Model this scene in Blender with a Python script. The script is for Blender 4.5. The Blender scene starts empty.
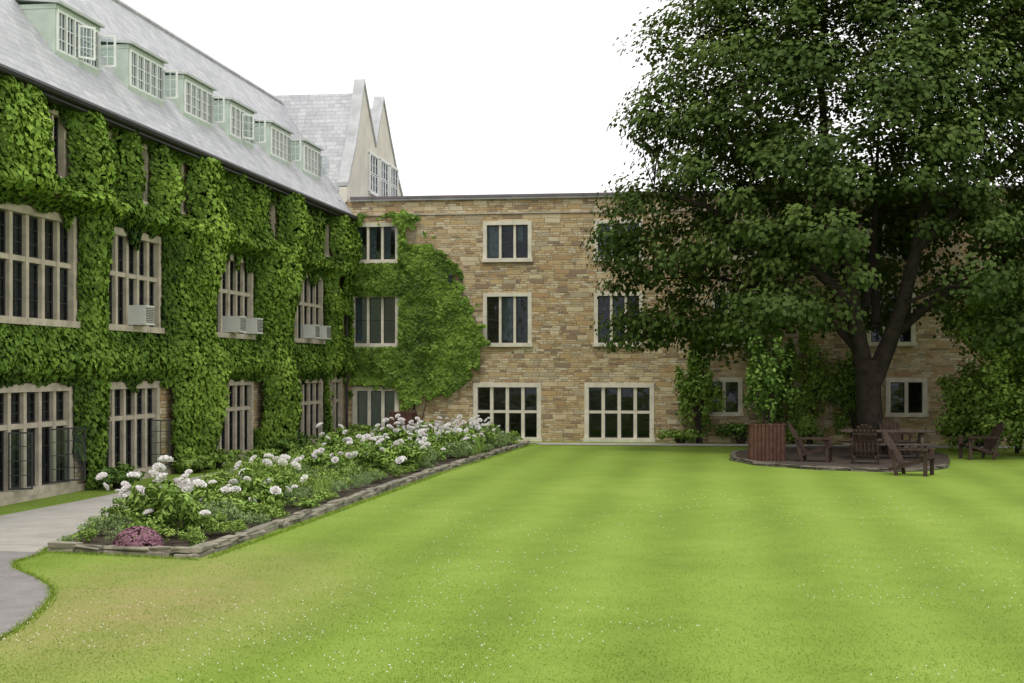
import bpy, math, random
import numpy as np
from mathutils import Vector, Matrix
random.seed(7); rng=np.random.default_rng(7)
S=bpy.context.scene; COL=S.collection
S.view_settings.view_transform='Standard'
try: S.view_settings.look='None'
except: pass
S.view_settings.exposure=0

# ---------------------------------------------------------------- node helpers
def new_mat(name):
    m=bpy.data.materials.new(name); m.use_nodes=True
    nt=m.node_tree; b=nt.nodes['Principled BSDF']; return m,nt,b
def lk(nt,a,b): nt.links.new(a,b)
def M(nt,op,a,b=None,c=None,clamp=False):
    n=nt.nodes.new('ShaderNodeMath'); n.operation=op; n.use_clamp=clamp
    for i,v in enumerate((a,b,c)):
        if v is None: continue
        if isinstance(v,(int,float)): n.inputs[i].default_value=v
        else: lk(nt,v,n.inputs[i])
    return n.outputs[0]
def noise(nt,vec,scale,detail=4,rough=.55):
    n=nt.nodes.new('ShaderNodeTexNoise'); n.inputs['Scale'].default_value=scale
    n.inputs['Detail'].default_value=detail; n.inputs['Roughness'].default_value=rough
    if vec is not None: lk(nt,vec,n.inputs['Vector'])
    return n.outputs[0]
def ramp(nt,fac,stops,interp='LINEAR'):
    r=nt.nodes.new('ShaderNodeValToRGB'); cr=r.color_ramp; cr.interpolation=interp
    while len(cr.elements)<len(stops): cr.elements.new(.5)
    for e,(p,c) in zip(cr.elements,stops):
        e.position=p; e.color=(c[0],c[1],c[2],1)
    lk(nt,fac,r.inputs[0]); return r.outputs[0]
def mixc(nt,f,a,b,bt='MIX'):
    n=nt.nodes.new('ShaderNodeMix'); n.data_type='RGBA'; n.blend_type=bt
    for idx,v in ((0,f),(6,a),(7,b)):
        if isinstance(v,(int,float)): n.inputs[idx].default_value=v
        elif isinstance(v,tuple): n.inputs[idx].default_value=(*v[:3],1)
        else: lk(nt,v,n.inputs[idx])
    return n.outputs[2]
def pos(nt):
    n=nt.nodes.new('ShaderNodeNewGeometry'); return n.outputs['Position']
def sep(nt,v):
    n=nt.nodes.new('ShaderNodeSeparateXYZ'); lk(nt,v,n.inputs[0]); return n.outputs
def comb(nt,x,y,z=0.):
    n=nt.nodes.new('ShaderNodeCombineXYZ')
    for i,v in enumerate((x,y,z)):
        if isinstance(v,(int,float)): n.inputs[i].default_value=v
        else: lk(nt,v,n.inputs[i])
    return n.outputs[0]
def wn(nt,vec):
    n=nt.nodes.new('ShaderNodeTexWhiteNoise'); n.noise_dimensions='3D'; lk(nt,vec,n.inputs['Vector']); return n.outputs['Value']
def bump(nt,b,h,strength=.4,dist=.02):
    n=nt.nodes.new('ShaderNodeBump'); n.inputs['Strength'].default_value=strength; n.inputs['Distance'].default_value=dist
    lk(nt,h,n.inputs['Height']); lk(nt,n.outputs[0],b.inputs['Normal'])
def courses(nt,u,v,w,h,seed,mortar):
    vr=M(nt,'DIVIDE',v,h); row=M(nt,'FLOOR',vr)
    rr=wn(nt,comb(nt,row,seed,3.3))
    sc=M(nt,'ADD',M(nt,'MULTIPLY',rr,.7),.65)
    uu=M(nt,'ADD',M(nt,'MULTIPLY',M(nt,'DIVIDE',u,w),sc),M(nt,'MULTIPLY',rr,37.))
    col=M(nt,'FLOOR',uu); fu=M(nt,'FRACT',uu); fv=M(nt,'FRACT',vr)
    rnd=wn(nt,comb(nt,col,row,seed))
    du=M(nt,'MULTIPLY',M(nt,'MINIMUM',fu,M(nt,'SUBTRACT',1.,fu)),w)
    dv=M(nt,'MULTIPLY',M(nt,'MINIMUM',fv,M(nt,'SUBTRACT',1.,fv)),h)
    d=M(nt,'MINIMUM',du,dv)
    mask=M(nt,'SUBTRACT',1.,M(nt,'DIVIDE',d,mortar,clamp=True),clamp=True)
    return rnd,mask
def stone_wall_mat(name,mul=1.):
    m,nt,b=new_mat(name); P=pos(nt); s=sep(nt,P)
    wob=noise(nt,P,1.8,2)
    u=M(nt,'ADD',M(nt,'ADD',s[0],s[1]),M(nt,'MULTIPLY',wob,.10))
    v=M(nt,'ADD',s[2],M(nt,'MULTIPLY',noise(nt,P,2.3,2),.07))
    r1,m1=courses(nt,u,v,.28,.085,1.7,.013)
    r2,m2=courses(nt,u,v,.48,.17,5.1,.013)
    big=M(nt,'GREATER_THAN',M(nt,'FRACT',M(nt,'MULTIPLY',r2,7.31)),.68)
    inv=M(nt,'SUBTRACT',1.,big)
    rnd=M(nt,'ADD',M(nt,'MULTIPLY',r1,inv),M(nt,'MULTIPLY',r2,big))
    mask=M(nt,'MAXIMUM',m2,M(nt,'MULTIPLY',m1,inv))
    c=ramp(nt,rnd,[(0,(.48,.36,.20)),(.13,(.53,.42,.26)),(.27,(.37,.27,.155)),(.36,(.58,.485,.32)),(.5,(.46,.325,.165)),
        (.6,(.42,.35,.24)),(.7,(.53,.39,.21)),(.78,(.28,.205,.135)),(.84,(.61,.53,.39)),(.93,(.41,.275,.145))],'CONSTANT')
    n2=noise(nt,P,14,5); c=mixc(nt,.35,c,ramp(nt,n2,[(.3,(.36,.34,.3)),(.7,(.72,.7,.66))]),'OVERLAY')
    big_n=noise(nt,P,.35,3); c=mixc(nt,.5,c,ramp(nt,big_n,[(.3,(.43,.42,.40)),(.7,(.58,.58,.57))]),'OVERLAY')
    c=mixc(nt,M(nt,'MULTIPLY',mask,.6),c,(.36*mul,.31*mul,.23*mul))
    strk=noise(nt,comb(nt,M(nt,'MULTIPLY',M(nt,'ADD',s[0],s[1]),3.),M(nt,'MULTIPLY',s[2],.25),0.),1.,3)
    c=mixc(nt,.3,c,ramp(nt,strk,[(.35,(.38,.38,.37)),(.65,(.56,.56,.56))]),'OVERLAY')
    lk(nt,c,b.inputs['Base Color']); b.inputs['Roughness'].default_value=.9
    h=M(nt,'ADD',M(nt,'SUBTRACT',M(nt,'MULTIPLY',rnd,.5),mask),M(nt,'MULTIPLY',n2,.5)); bump(nt,b,h,.8,.03)
    return m
def slate_mat(name,axis):
    m,nt,b=new_mat(name); P=pos(nt); s=sep(nt,P)
    rnd,mask=courses(nt,s[axis],s[2],.30,.16,2.2,.014)
    n1=noise(nt,P,.8,4); n2=noise(nt,P,9,4)
    c=ramp(nt,rnd,[(0,(.36,.362,.385)),(.5,(.42,.425,.445)),(1,(.48,.48,.49))])
    c=mixc(nt,.45,c,ramp(nt,n1,[(.3,(.40,.40,.40)),(.7,(.60,.60,.60))]),'OVERLAY')
    c=mixc(nt,.3,c,ramp(nt,n2,[(.3,(.35,.35,.35)),(.7,(.65,.65,.65))]),'OVERLAY')
    c=mixc(nt,M(nt,'MULTIPLY',mask,.5),c,(.2,.2,.22))
    lk(nt,c,b.inputs['Base Color']); b.inputs['Roughness'].default_value=.5
    bump(nt,b,M(nt,'SUBTRACT',rnd,mask),.4,.015); return m
def simple(name,c,rough=.6,var=.25,scale=6,bs=.2,spec=.4,metal=0):
    m,nt,b=new_mat(name); P=nt.nodes.new('ShaderNodeTexCoord').outputs['Object']
    n=noise(nt,P,scale,5)
    lo=tuple(x*(1-var) for x in c); hi=tuple(min(1,x*(1+var)) for x in c)
    lk(nt,ramp(nt,n,[(.3,lo),(.7,hi)]),b.inputs['Base Color']); b.inputs['Roughness'].default_value=rough
    b.inputs['Specular IOR Level'].default_value=spec; b.inputs['Metallic'].default_value=metal
    if bs: bump(nt,b,noise(nt,P,scale*6,4),bs,.01)
    return m
def leaf_mat(name,dark,mid,light,trans=.3,gloss=.02):
    m=bpy.data.materials.new(name); m.use_nodes=True; nt=m.node_tree; nt.nodes.clear()
    out=nt.nodes.new('ShaderNodeOutputMaterial')
    a=nt.nodes.new('ShaderNodeAttribute'); a.attribute_name='tint'
    c=ramp(nt,a.outputs['Fac'],[(0,dark),(.5,mid),(1,light)])
    d=nt.nodes.new('ShaderNodeBsdfDiffuse'); lk(nt,c,d.inputs[0]); sh=d.outputs[0]
    if trans:
        t=nt.nodes.new('ShaderNodeBsdfTranslucent'); lk(nt,mixc(nt,1.,c,(1.,1.,.45),'MULTIPLY'),t.inputs[0])
        mx=nt.nodes.new('ShaderNodeMixShader'); mx.inputs[0].default_value=trans
        lk(nt,sh,mx.inputs[1]); lk(nt,t.outputs[0],mx.inputs[2]); sh=mx.outputs[0]
    if gloss:
        g=nt.nodes.new('ShaderNodeBsdfGlossy'); g.inputs['Roughness'].default_value=.55; g.inputs[0].default_value=(.9,.95,.85,1)
        mx=nt.nodes.new('ShaderNodeMixShader'); mx.inputs[0].default_value=gloss
        lk(nt,sh,mx.inputs[1]); lk(nt,g.outputs[0],mx.inputs[2]); sh=mx.outputs[0]
    lk(nt,sh,out.inputs[0]); return m
def glass_mat(name,tint=(.6,.66,.68)):
    m=bpy.data.materials.new(name); m.use_nodes=True; nt=m.node_tree; nt.nodes.clear()
    o=nt.nodes.new('ShaderNodeOutputMaterial'); t=nt.nodes.new('ShaderNodeBsdfTransparent'); t.inputs[0].default_value=(*tint,1)
    g=nt.nodes.new('ShaderNodeBsdfGlossy'); g.inputs[0].default_value=(.75,.8,.88,1); g.inputs['Roughness'].default_value=.05
    f=nt.nodes.new('ShaderNodeFresnel'); f.inputs[0].default_value=1.45
    P=pos(nt); nb=noise(nt,P,1.3,2); bp=nt.nodes.new('ShaderNodeBump'); bp.inputs['Strength'].default_value=.25; bp.inputs['Distance'].default_value=.05
    lk(nt,nb,bp.inputs['Height']); lk(nt,bp.outputs[0],g.inputs['Normal'])
    fac=M(nt,'MULTIPLY',f.outputs[0],.7,clamp=True)
    mx=nt.nodes.new('ShaderNodeMixShader'); lk(nt,fac,mx.inputs[0]); lk(nt,t.outputs[0],mx.inputs[1]); lk(nt,g.outputs[0],mx.inputs[2])
    lk(nt,mx.outputs[0],o.inputs[0]); return m

MAT={}
MAT['stone']=stone_wall_mat('coursed_rubble_stone')
MAT['slateY']=slate_mat('slate_main',1); MAT['slateX']=slate_mat('slate_wing',0)
MAT['lime']=simple('limestone',(.66,.61,.50),.85,.15,3,.3)
MAT['limeold']=simple('weathered_limestone',(.48,.42,.33),.85,.25,3,.3)
MAT['stucco']=simple('pale_render',(.74,.69,.60),.9,.10,1.5,.2)
MAT['coping']=simple('coping_stone',(.46,.46,.47),.8,.2,2,.3)
MAT['darkmetal']=simple('dark_metal',(.03,.03,.035),.5,.3,4,.0)
MAT['sash']=simple('dark_sash',(.035,.035,.035),.5,.3,4,.0)
MAT['white']=simple('white_paint',(.80,.81,.79),.5,.07,4,.05)
MAT['green']=simple('pale_green_paint',(.46,.53,.46),.6,.12,3,.1)
MAT['copper']=simple('grey_green_lead',(.48,.51,.49),.6,.15,3,.1)
MAT['glass']=glass_mat('window_glass')
MAT['clearglass']=glass_mat('casement_glass',(.9,.93,.93))
MAT['curtain']=simple('curtain_cloth',(.60,.60,.58),.9,.2,9,.3)
MAT['wood']=simple('weathered_brown_wood',(.060,.038,.029),.75,.4,7,.4,.25)
MAT['redwood']=simple('red_brown_stained_wood',(.095,.044,.030),.7,.3,7,.4,.25)
MAT['wooddark']=simple('dark_weathered_wood',(.085,.064,.052),.75,.4,7,.4,.25)
MAT['bark']=simple('bark',(.034,.025,.018),.95,.5,5,1.)
MAT['acu']=simple('white_plastic',(.66,.66,.62),.5,.06,3,.0)
MAT['edge']=simple('edging_stone',(.235,.215,.165),.9,.5,3.5,.8)
MAT['edge_shaded']=simple('shaded_edging_stone',(.13,.115,.088),.9,.5,3.5,.8)  # edging stone again, darkened to paint in the shade under the tree
MAT['blossom']=simple('white_petals',(.88,.85,.84),.7,.06,20,.2)
MAT['sedum']=simple('mauve_flowers',(.24,.115,.15),.8,.4,20,.3)
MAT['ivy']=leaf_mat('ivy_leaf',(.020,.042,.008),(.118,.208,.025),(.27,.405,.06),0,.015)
MAT['ivyback']=simple('dark_ivy_backing',(.015,.026,.008),.95,.5,5,.5)
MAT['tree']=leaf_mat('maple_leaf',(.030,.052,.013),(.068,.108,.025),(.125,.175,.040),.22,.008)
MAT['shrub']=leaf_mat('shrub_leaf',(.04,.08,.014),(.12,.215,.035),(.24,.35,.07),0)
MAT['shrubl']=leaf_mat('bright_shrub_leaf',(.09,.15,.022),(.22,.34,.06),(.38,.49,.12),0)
MAT['bedl']=leaf_mat('perennial_leaf',(.07,.12,.02),(.20,.32,.055),(.36,.49,.13),0)
MAT['bedd']=leaf_mat('grey_green_leaf',(.08,.125,.045),(.20,.29,.105),(.34,.42,.18),0)
MAT['grass']=leaf_mat('grass_blade',(.15,.215,.03),(.205,.295,.042),(.275,.375,.075),0,0)

# ---------------------------------------------------------------- mesh helpers
class MB:
    def __init__(s): s.v=[]; s.f=[]; s.m=[]
    def add(s,vs,fs,mi=0):
        o=len(s.v); s.v+= [tuple(v) for v in vs]; s.f+=[tuple(i+o for i in f) for f in fs]; s.m+=[mi]*len(fs)
    def box(s,x0,x1,y0,y1,z0,z1,mi=0,mat=None):
        vs=[Vector(p) for p in ((x0,y0,z0),(x1,y0,z0),(x1,y1,z0),(x0,y1,z0),(x0,y0,z1),(x1,y0,z1),(x1,y1,z1),(x0,y1,z1))]
        if mat is not None: vs=[mat@v for v in vs]
        s.add(vs,[(0,3,2,1),(4,5,6,7),(0,1,5,4),(1,2,6,5),(2,3,7,6),(3,0,4,7)],mi)
    def tube(s,pts,rad,n=8,mi=0,cap=True):
        pts=[Vector(p) for p in pts]; rings=[]
        for i,p in enumerate(pts):
            d=(pts[min(i+1,len(pts)-1)]-pts[max(i-1,0)]).normalized()
            a=d.cross(Vector((0,1,0.01))); a=a.normalized() if a.length>1e-4 else Vector((1,0,0)); b=d.cross(a)
            rings.append([p+(a*math.cos(t)+b*math.sin(t))*rad[i] for t in [k*2*math.pi/n for k in range(n)]])
        vs=[v for r in rings for v in r]; fs=[]
        for i in range(len(pts)-1):
            for k in range(n):
                k2=(k+1)%n; fs.append((i*n+k,i*n+k2,(i+1)*n+k2,(i+1)*n+k))
        if cap: fs.append(tuple(range(n))); fs.append(tuple((len(pts)-1)*n+k for k in range(n)))
        s.add(vs,fs,mi)
    def mesh(s,name,mats,smooth=False):
        me=bpy.data.meshes.new(name); me.from_pydata(s.v,[],s.f)
        for m in mats: me.materials.append(m)
        me.polygons.foreach_set('material_index',s.m)
        if smooth: me.polygons.foreach_set('use_smooth',[True]*len(s.f))
        me.update(); return me
WL={}
def put(name,me,wloc=(0,0,0),parent=None,rot=0.,label=None,category=None,kind=None,group=None,local=False,scale=None):
    o=bpy.data.objects.new(name,me); COL.objects.link(o)
    w=Vector(wloc)
    if parent is not None:
        o.parent=parent
        o.location = w if local else w-WL[parent.name]
    else: o.location=w
    WL[o.name]=w
    o.rotation_euler=(0,0,rot)
    if scale: o.scale=scale
    if label: o['label']=label
    if category: o['category']=category
    if kind: o['kind']=kind
    if group: o['group']=group
    return o
def empty(name,wloc,**k): return put(name,None,wloc,**k)

def vn(x,y,seed=0):
    r=np.random.default_rng(seed+100).random((64,64))
    xi=np.floor(x).astype(int); yi=np.floor(y).astype(int); fx=x-xi; fy=y-yi
    fx=fx*fx*(3-2*fx); fy=fy*fy*(3-2*fy)
    a=r[xi%64,yi%64]; b=r[(xi+1)%64,yi%64]; c=r[xi%64,(yi+1)%64]; d=r[(xi+1)%64,(yi+1)%64]
    return (a*(1-fx)+b*fx)*(1-fy)+(c*(1-fx)+d*fx)*fy
def norm(a): return a/np.maximum(np.linalg.norm(a,axis=1,keepdims=True),1e-6)
def leaves(name,C,N,size,tint,mats,droop=.8,aspect=.38,fold=.12,updir=None):
    n=len(C); C=np.asarray(C,float); N=norm(np.asarray(N,float))
    T=rng.normal(0,.6,(n,3)); T[:,2]-=droop
    if updir is not None: T=rng.normal(0,.25,(n,3))+updir
    T=norm(T-(T*N).sum(1,keepdims=True)*N); B=np.cross(N,T)
    s=np.asarray(size,float).reshape(-1,1)
    V=np.empty((n,4,3)); V[:,0]=C-T*s*.5; V[:,2]=C+T*s*.5-N*s*fold*.6
    V[:,1]=C+B*s*aspect+N*s*fold; V[:,3]=C-B*s*aspect+N*s*fold
    me=bpy.data.meshes.new(name)
    me.vertices.add(n*4); me.vertices.foreach_set('co',V.reshape(-1))
    me.loops.add(n*4); me.loops.foreach_set('vertex_index',np.arange(n*4,dtype=np.int32))
    me.polygons.add(n); me.polygons.foreach_set('loop_start',np.arange(0,n*4,4,dtype=np.int32))
    for m in mats: me.materials.append(m)
    me.update(calc_edges=True)
    a=me.attributes.new('tint','FLOAT','POINT'); a.data.foreach_set('value',np.repeat(np.clip(tint,0,1),4).astype(np.float32))
    return me

def sheet(name,poly,z,mat,**k):
    mb=MB(); mb.add([(x,y,z) for x,y in poly],[tuple(range(len(poly)))])
    return put(name,mb.mesh(name,[mat]),kind='structure',**k)

# ---------------------------------------------------------------- camera, light, world
cam=bpy.data.cameras.new('camera'); co=bpy.data.objects.new('camera',cam); COL.objects.link(co)
cam.sensor_width=36; cam.lens=1422/1024*36; cam.shift_y=28.5/1024; cam.clip_end=1500
co.location=(0,0,2.6); co.rotation_euler=(math.radians(90),0,math.radians(8.12)); S.camera=co
el=math.radians(66)
sd=Vector((-math.cos(el)*.15,-math.cos(el)*.989,math.sin(el)))
L=bpy.data.lights.new('sun','SUN'); L.energy=1.5; L.angle=math.radians(14); L.color=(1,.97,.92)
lo=bpy.data.objects.new('sun',L); COL.objects.link(lo); lo.rotation_euler=sd.to_track_quat('Z','Y').to_euler()
W=bpy.data.worlds.new('World'); S.world=W; W.use_nodes=True; nt=W.node_tree
bg=nt.nodes['Background']; sk=nt.nodes.new('ShaderNodeTexSky'); sk.sky_type='NISHITA'; sk.sun_disc=False
sk.sun_elevation=el; sk.sun_rotation=math.atan2(sd.x,sd.y)
hs=nt.nodes.new('ShaderNodeHueSaturation'); hs.inputs['Saturation'].default_value=.2; lk(nt,sk.outputs[0],hs.inputs['Color'])
cl=mixc(nt,.88,hs.outputs[0],(14.3,14.25,14.2)); lk(nt,cl,bg.inputs[0]); bg.inputs[1].default_value=.1

# ---------------------------------------------------------------- ground
m,nt,b=new_mat('lawn'); P=pos(nt); s=sep(nt,P)
st=M(nt,'SINE',M(nt,'MULTIPLY',M(nt,'ADD',s[0],M(nt,'MULTIPLY',noise(nt,P,.3,2),.4)),2*math.pi/1.7))
st=M(nt,'MULTIPLY_ADD',st,.5,.5)
n1=noise(nt,P,.22,4); n2=noise(nt,P,1.6,5,.6); n3=noise(nt,P,40,3,.7)
f=M(nt,'ADD',M(nt,'ADD',M(nt,'MULTIPLY',n1,.48),M(nt,'MULTIPLY',n2,.36)),M(nt,'ADD',M(nt,'MULTIPLY',n3,.09),M(nt,'MULTIPLY',st,.16)))
c=ramp(nt,f,[(.28,(.135,.20,.03)),(.54,(.190,.278,.042)),(.80,(.25,.345,.065))])
dx=M(nt,'SUBTRACT',s[0],-6.4); dy=M(nt,'MULTIPLY',M(nt,'SUBTRACT',s[1],15.0),.45)
dist=M(nt,'SQRT',M(nt,'ADD',M(nt,'MULTIPLY',dx,dx),M(nt,'MULTIPLY',dy,dy)))
dry=M(nt,'MULTIPLY',M(nt,'SUBTRACT',1.,M(nt,'DIVIDE',dist,2.8),clamp=True),M(nt,'MULTIPLY',n2,1.6,clamp=True),clamp=True)
c=mixc(nt,dry,c,(.32,.26,.12))
lk(nt,c,b.inputs['Base Color']); b.inputs['Roughness'].default_value=.9; b.inputs['Specular IOR Level'].default_value=.1
bump(nt,b,n3,.4,.012); LAWN=m
sheet('ground',[(-250,-60),(250,-60),(250,400),(-250,400)],0,LAWN)
m,nt,b=new_mat('path_surface'); P=pos(nt); s=sep(nt,P)
asp=M(nt,'GREATER_THAN',17.9,M(nt,'ADD',s[1],M(nt,'MULTIPLY',s[0],.12)))
cc=ramp(nt,noise(nt,P,1.6,6,.6),[(.3,(.34,.315,.28)),(.7,(.46,.43,.39))]); ca=ramp(nt,noise(nt,P,2.5,6,.6),[(.3,(.20,.187,.18)),(.7,(.28,.262,.257))])
c=mixc(nt,asp,cc,ca); nf=noise(nt,P,60,3); c=mixc(nt,.5,c,ramp(nt,nf,[(.3,(.3,.3,.3)),(.7,(.7,.7,.7))]),'OVERLAY')
jt=M(nt,'LESS_THAN',M(nt,'FRACT',M(nt,'DIVIDE',s[1],1.8)),.014); c=mixc(nt,M(nt,'MULTIPLY',M(nt,'MULTIPLY',jt,M(nt,'SUBTRACT',1.,asp)),.6),c,(.12,.11,.1))
lk(nt,c,b.inputs['Base Color']); b.inputs['Roughness'].default_value=.9; bump(nt,b,nf,.5,.01); PATH=m
pathR=[(-11.0,50.2),(-11.0,27),(-10.5,23.4),(-9.95,20.9),(-9.65,19.6),(-9.42,18.8),(-9.40,18.1),(-9.10,17.5),(-8.45,16.8),(-7.90,16.1),(-7.55,15.4),(-7.3,14.7),(-7.08,14.0),(-6.9,13.2),(-6.82,12.3),(-6.8,11.0),(-6.9,8),(-7.5,0)]
pathL=[(-12,0),(-12.2,8),(-13,14),(-13.0,19),(-12.6,23),(-12.45,27),(-12.45,50.2)]
PP=pathR+pathL
sheet('footpath',PP,.012,PATH)
sheet('paved_walk',[(-11.0,49.7),(-6.2,49.7),(-6.0,48.9),(25,48.7),(25,50.3),(-11.0,50.3)],.018,PATH)
soil=simple('soil',(.06,.045,.03),.95,.5,4,.8)
bedpoly=[(-7.2,18.9),(-7.0,35),(-6.55,49.3),(-10.85,49.3),(-10.85,27),(-10.3,23.4),(-9.75,20.9),(-9.4,19.4)]
sheet('flower_bed_soil',bedpoly,.05,soil)
treebed=[(.5,41.5),(1.1,39.4),(2.6,37.8),(4.2,37.2),(5.3,37.6),(6.1,39.0),(6.5,41),(6.9,44),(6.6,47.2),(4.5,48),(1.6,46.8),(.6,44.5)]
sheet('tree_bed_soil',treebed,.06,simple('mulch',(.062,.046,.033),.95,.5,4,.8))

def edging(name,pts,label,h=.12,w=.24,mat='edge'):
    mb=MB()
    for i in range(len(pts)-1):
        a=Vector(pts[i]); c=Vector(pts[i+1]); d=c-a; Ln=d.length; ang=math.atan2(d.y,d.x); t=0
        while t<Ln-.05:
            l=min(random.uniform(.3,.85),Ln-t)
            p=a+d.normalized()*(t+l/2)
            for (zb,zt,wf) in ((-.05,h*.5,1.),(h*.5+.004,h,.92)):
                R=Matrix.Translation((p.x+random.uniform(-.03,.03),p.y+random.uniform(-.03,.03),0))@Matrix.Rotation(ang+random.uniform(-.06,.06),4,'Z')@Matrix.Rotation(random.uniform(-.05,.05),4,'X')
                hh=zt*random.uniform(.86,1.14); q=l/2-.008
                bv=.015; ww=w/2*random.uniform(.8,1.15)*wf
                vs=[]
                for (zz,ins) in ((zb,0),(hh-bv,0),(hh,bv)):
                    for sx,sy in ((-1,-1),(1,-1),(1,1),(-1,1)):
                        vs.append(R@Vector((sx*(q-ins)+random.uniform(-.012,.012),sy*(ww-ins)+random.uniform(-.025,.025),zz+random.uniform(-.008,.008))))
                mb.add(vs,[(0,1,5,4),(1,2,6,5),(2,3,7,6),(3,0,4,7),(4,5,9,8),(5,6,10,9),(6,7,11,10),(7,4,8,11),(8,9,10,11)])
            t+=l
    return put(name,mb.mesh(name,[MAT[mat]]),label=label,category='edging')
edging('stone_edging',[(-9.45,19.3),(-7.15,18.85),(-7.0,35),(-6.5,49.2)],'low border of rough flat stones beside flower bed',h=.13,w=.2)
edging('stone_edging',treebed[9:]+treebed[:6],'low curved border of flat stones in painted shade around tree bed',h=.10,w=.16,mat='edge_shaded')

# ---------------------------------------------------------------- walls and windows
def holed(mbld,a0,a1,z0,z1,holes,fn,depth=.32):
    A=sorted({a0,a1,*[h[0] for h in holes],*[h[1] for h in holes]}); Z=sorted({z0,z1,*[h[2] for h in holes],*[h[3] for h in holes]})
    for i in range(len(A)-1):
        for j in range(len(Z)-1):
            ca=(A[i]+A[i+1])/2; cz=(Z[j]+Z[j+1])/2
            if any(h[0]<ca<h[1] and h[2]<cz<h[3] for h in holes): continue
            mbld.add([fn(A[i],0,Z[j]),fn(A[i+1],0,Z[j]),fn(A[i+1],0,Z[j+1]),fn(A[i],0,Z[j+1])],[(0,1,2,3)])
    for h in holes:
        q=[(h[0],h[2]),(h[1],h[2]),(h[1],h[3]),(h[0],h[3])]
        for k in range(4):
            p=q[k]; r=q[(k+1)%4]
            mbld.add([fn(p[0],0,p[1]),fn(r[0],0,r[1]),fn(r[0],depth,r[1]),fn(p[0],depth,p[1])],[(0,1,2,3)])
WC={}
def window(w,h,n,trans,wl,rot,parent,fm='lime',mull=.11,sur=.13,glaz=(2,3),curtain=0,name='window',sm='sash',flat=False,sill=True):
    key=(round(w,2),round(h,2),n,tuple(trans),fm,mull,sur,glaz,sm,flat,sill)
    if key not in WC:
        f=MB(); p=MB(); s=MB(); x0=-w/2
        ya,yb=(-.035,.2) if not flat else (-.09,-.005)
        g=.13 if not flat else -.03
        f.box(x0-.03,x0+sur,ya,yb,0,h); f.box(-x0-sur,-x0+.03,ya,yb,0,h)
        f.box(x0-.03,-x0+.03,ya-.004,yb,h-sur,h+.03); 
        if sill: f.box(x0-.07,-x0+.07,ya-.07,yb,-.05,.09)
        else: f.box(x0-.03,-x0+.03,ya-.004,yb,-.02,.07)
        iw=w-2*sur; lw=(iw-(n-1)*mull)/n; y1=ya+.05
        for i in range(1,n):
            c=x0+sur+i*lw+(i-.5)*mull
            f.box(c-mull/2,c+mull/2,y1,yb-.01,.0,h-sur+.01)
        zs=[.09]+[t*h for t in trans]+[h-sur]
        for t in trans: f.box(x0+sur-.01,-x0-sur+.01,y1+.012,yb-.02,t*h-mull*.4,t*h+mull*.4)
        sb=.035
        for i in range(n):
            a=x0+sur+i*(lw+mull); bb=a+lw
            for j in range(len(zs)-1):
                za=zs[j]+(mull*.4 if j else 0); zb=zs[j+1]-(mull*.4 if j<len(zs)-2 else 0)
                s.box(a-.005,a+sb,g-.03,g-.005,za,zb); s.box(bb-sb,bb+.005,g-.03,g-.005,za,zb)
                s.box(a+sb,bb-sb,g-.03,g-.005,za,za+sb); s.box(a+sb,bb-sb,g-.03,g-.005,zb-sb,zb)
                for k in range(1,glaz[0]):
                    xx=a+(bb-a)*k/glaz[0]; s.box(xx-.009,xx+.009,g-.022,g-.006,za+sb,zb-sb)
                for k in range(1,glaz[1]):
                    zz=za+(zb-za)*k/glaz[1]; s.box(a+sb,bb-sb,g-.02,g-.008,zz-.009,zz+.009)
        p.box(x0+sur-.01,-x0-sur+.01,g,g+.008,.05,h-sur+.01)
        WC[key]=(f.mesh('window_frame',[MAT[fm]]),s.mesh('window_sash',[MAT[sm]]),p.mesh('window_pane',[MAT['glass']]))
    fme,sme,pme=WC[key]
    o=put(name,fme,wl,parent,rot)
    put('sash',sme,(0,0,0),o,local=True); put('pane',pme,(0,0,0),o,local=True)
    if curtain:
        c=MB(); iw=w-2*sur
        lw=(iw-(n-1)*mull)/n
        for i in range(n):
            if random.random()>curtain: continue
            a=-w/2+sur+i*(lw+mull); zt=h-sur; zb=zt-(h-sur-.1)*random.choice([.35,.5,.95,.95])
            ww=lw*random.choice([.5,1,1])
            K=10
            for k in range(K):
                xa=a+ww*k/K; xb=a+ww*(k+1)/K; ya=.24+.03*(k%2); yb=.24+.03*((k+1)%2)
                c.add([(xa,ya,zb),(xb,yb,zb),(xb,yb,zt),(xa,ya,zt)],[(0,1,2,3)])
        if c.v: put('curtain',c.mesh('curtain',[MAT['curtain']]),(0,0,0),o,local=True)
    return o
R90=math.radians(90)
XW=-13.6; YB=51.5
# --- ivy-clad building
main=empty('college_building',(-16.8,34,0),label='long ivy-covered stone building with steep slate roof and dormers',category='building')
up=[(24.7,28.9),(30.4,33.6),(37.4,40.7),(44.6,48.3)]
gr=[(24.7,28.7),(30.2,33.5),(37.3,40.7),(44.6,48.3),(49.4,50.9)]
th=[27.9,30.2,32.3,34.6,37.9,39.8,42.3,46.1,48.6]
holes=[(a,b_,3.55,5.85) for a,b_ in up]+[(a,b_,.15,2.3) for a,b_ in gr]+[(c-.5,c+.5,6.55,8.0) for c in th]
holes+=[(17.5,21.5,3.55,5.85),(17.5,21.5,.15,2.3)]
mb=MB(); holed(mb,8,YB,0,8.45,holes,lambda a,d,z:(XW-d,a,z))
mb.add([(XW,8,0),(-20,8,0),(-20,8,8.45),(-16.8,8,13.0),(XW,8,8.45)],[(0,1,2,3,4)])
mb.add([(-20,8,0),(-20,54,0),(-20,54,8.45),(-20,8,8.45)],[(0,1,2,3)])
put('wall',mb.mesh('wall',[MAT['stone']]),(0,0,0),main)
mb=MB()
mb.box(XW-.02,XW+.10,8.1,YB-.01,0,.14)
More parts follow.
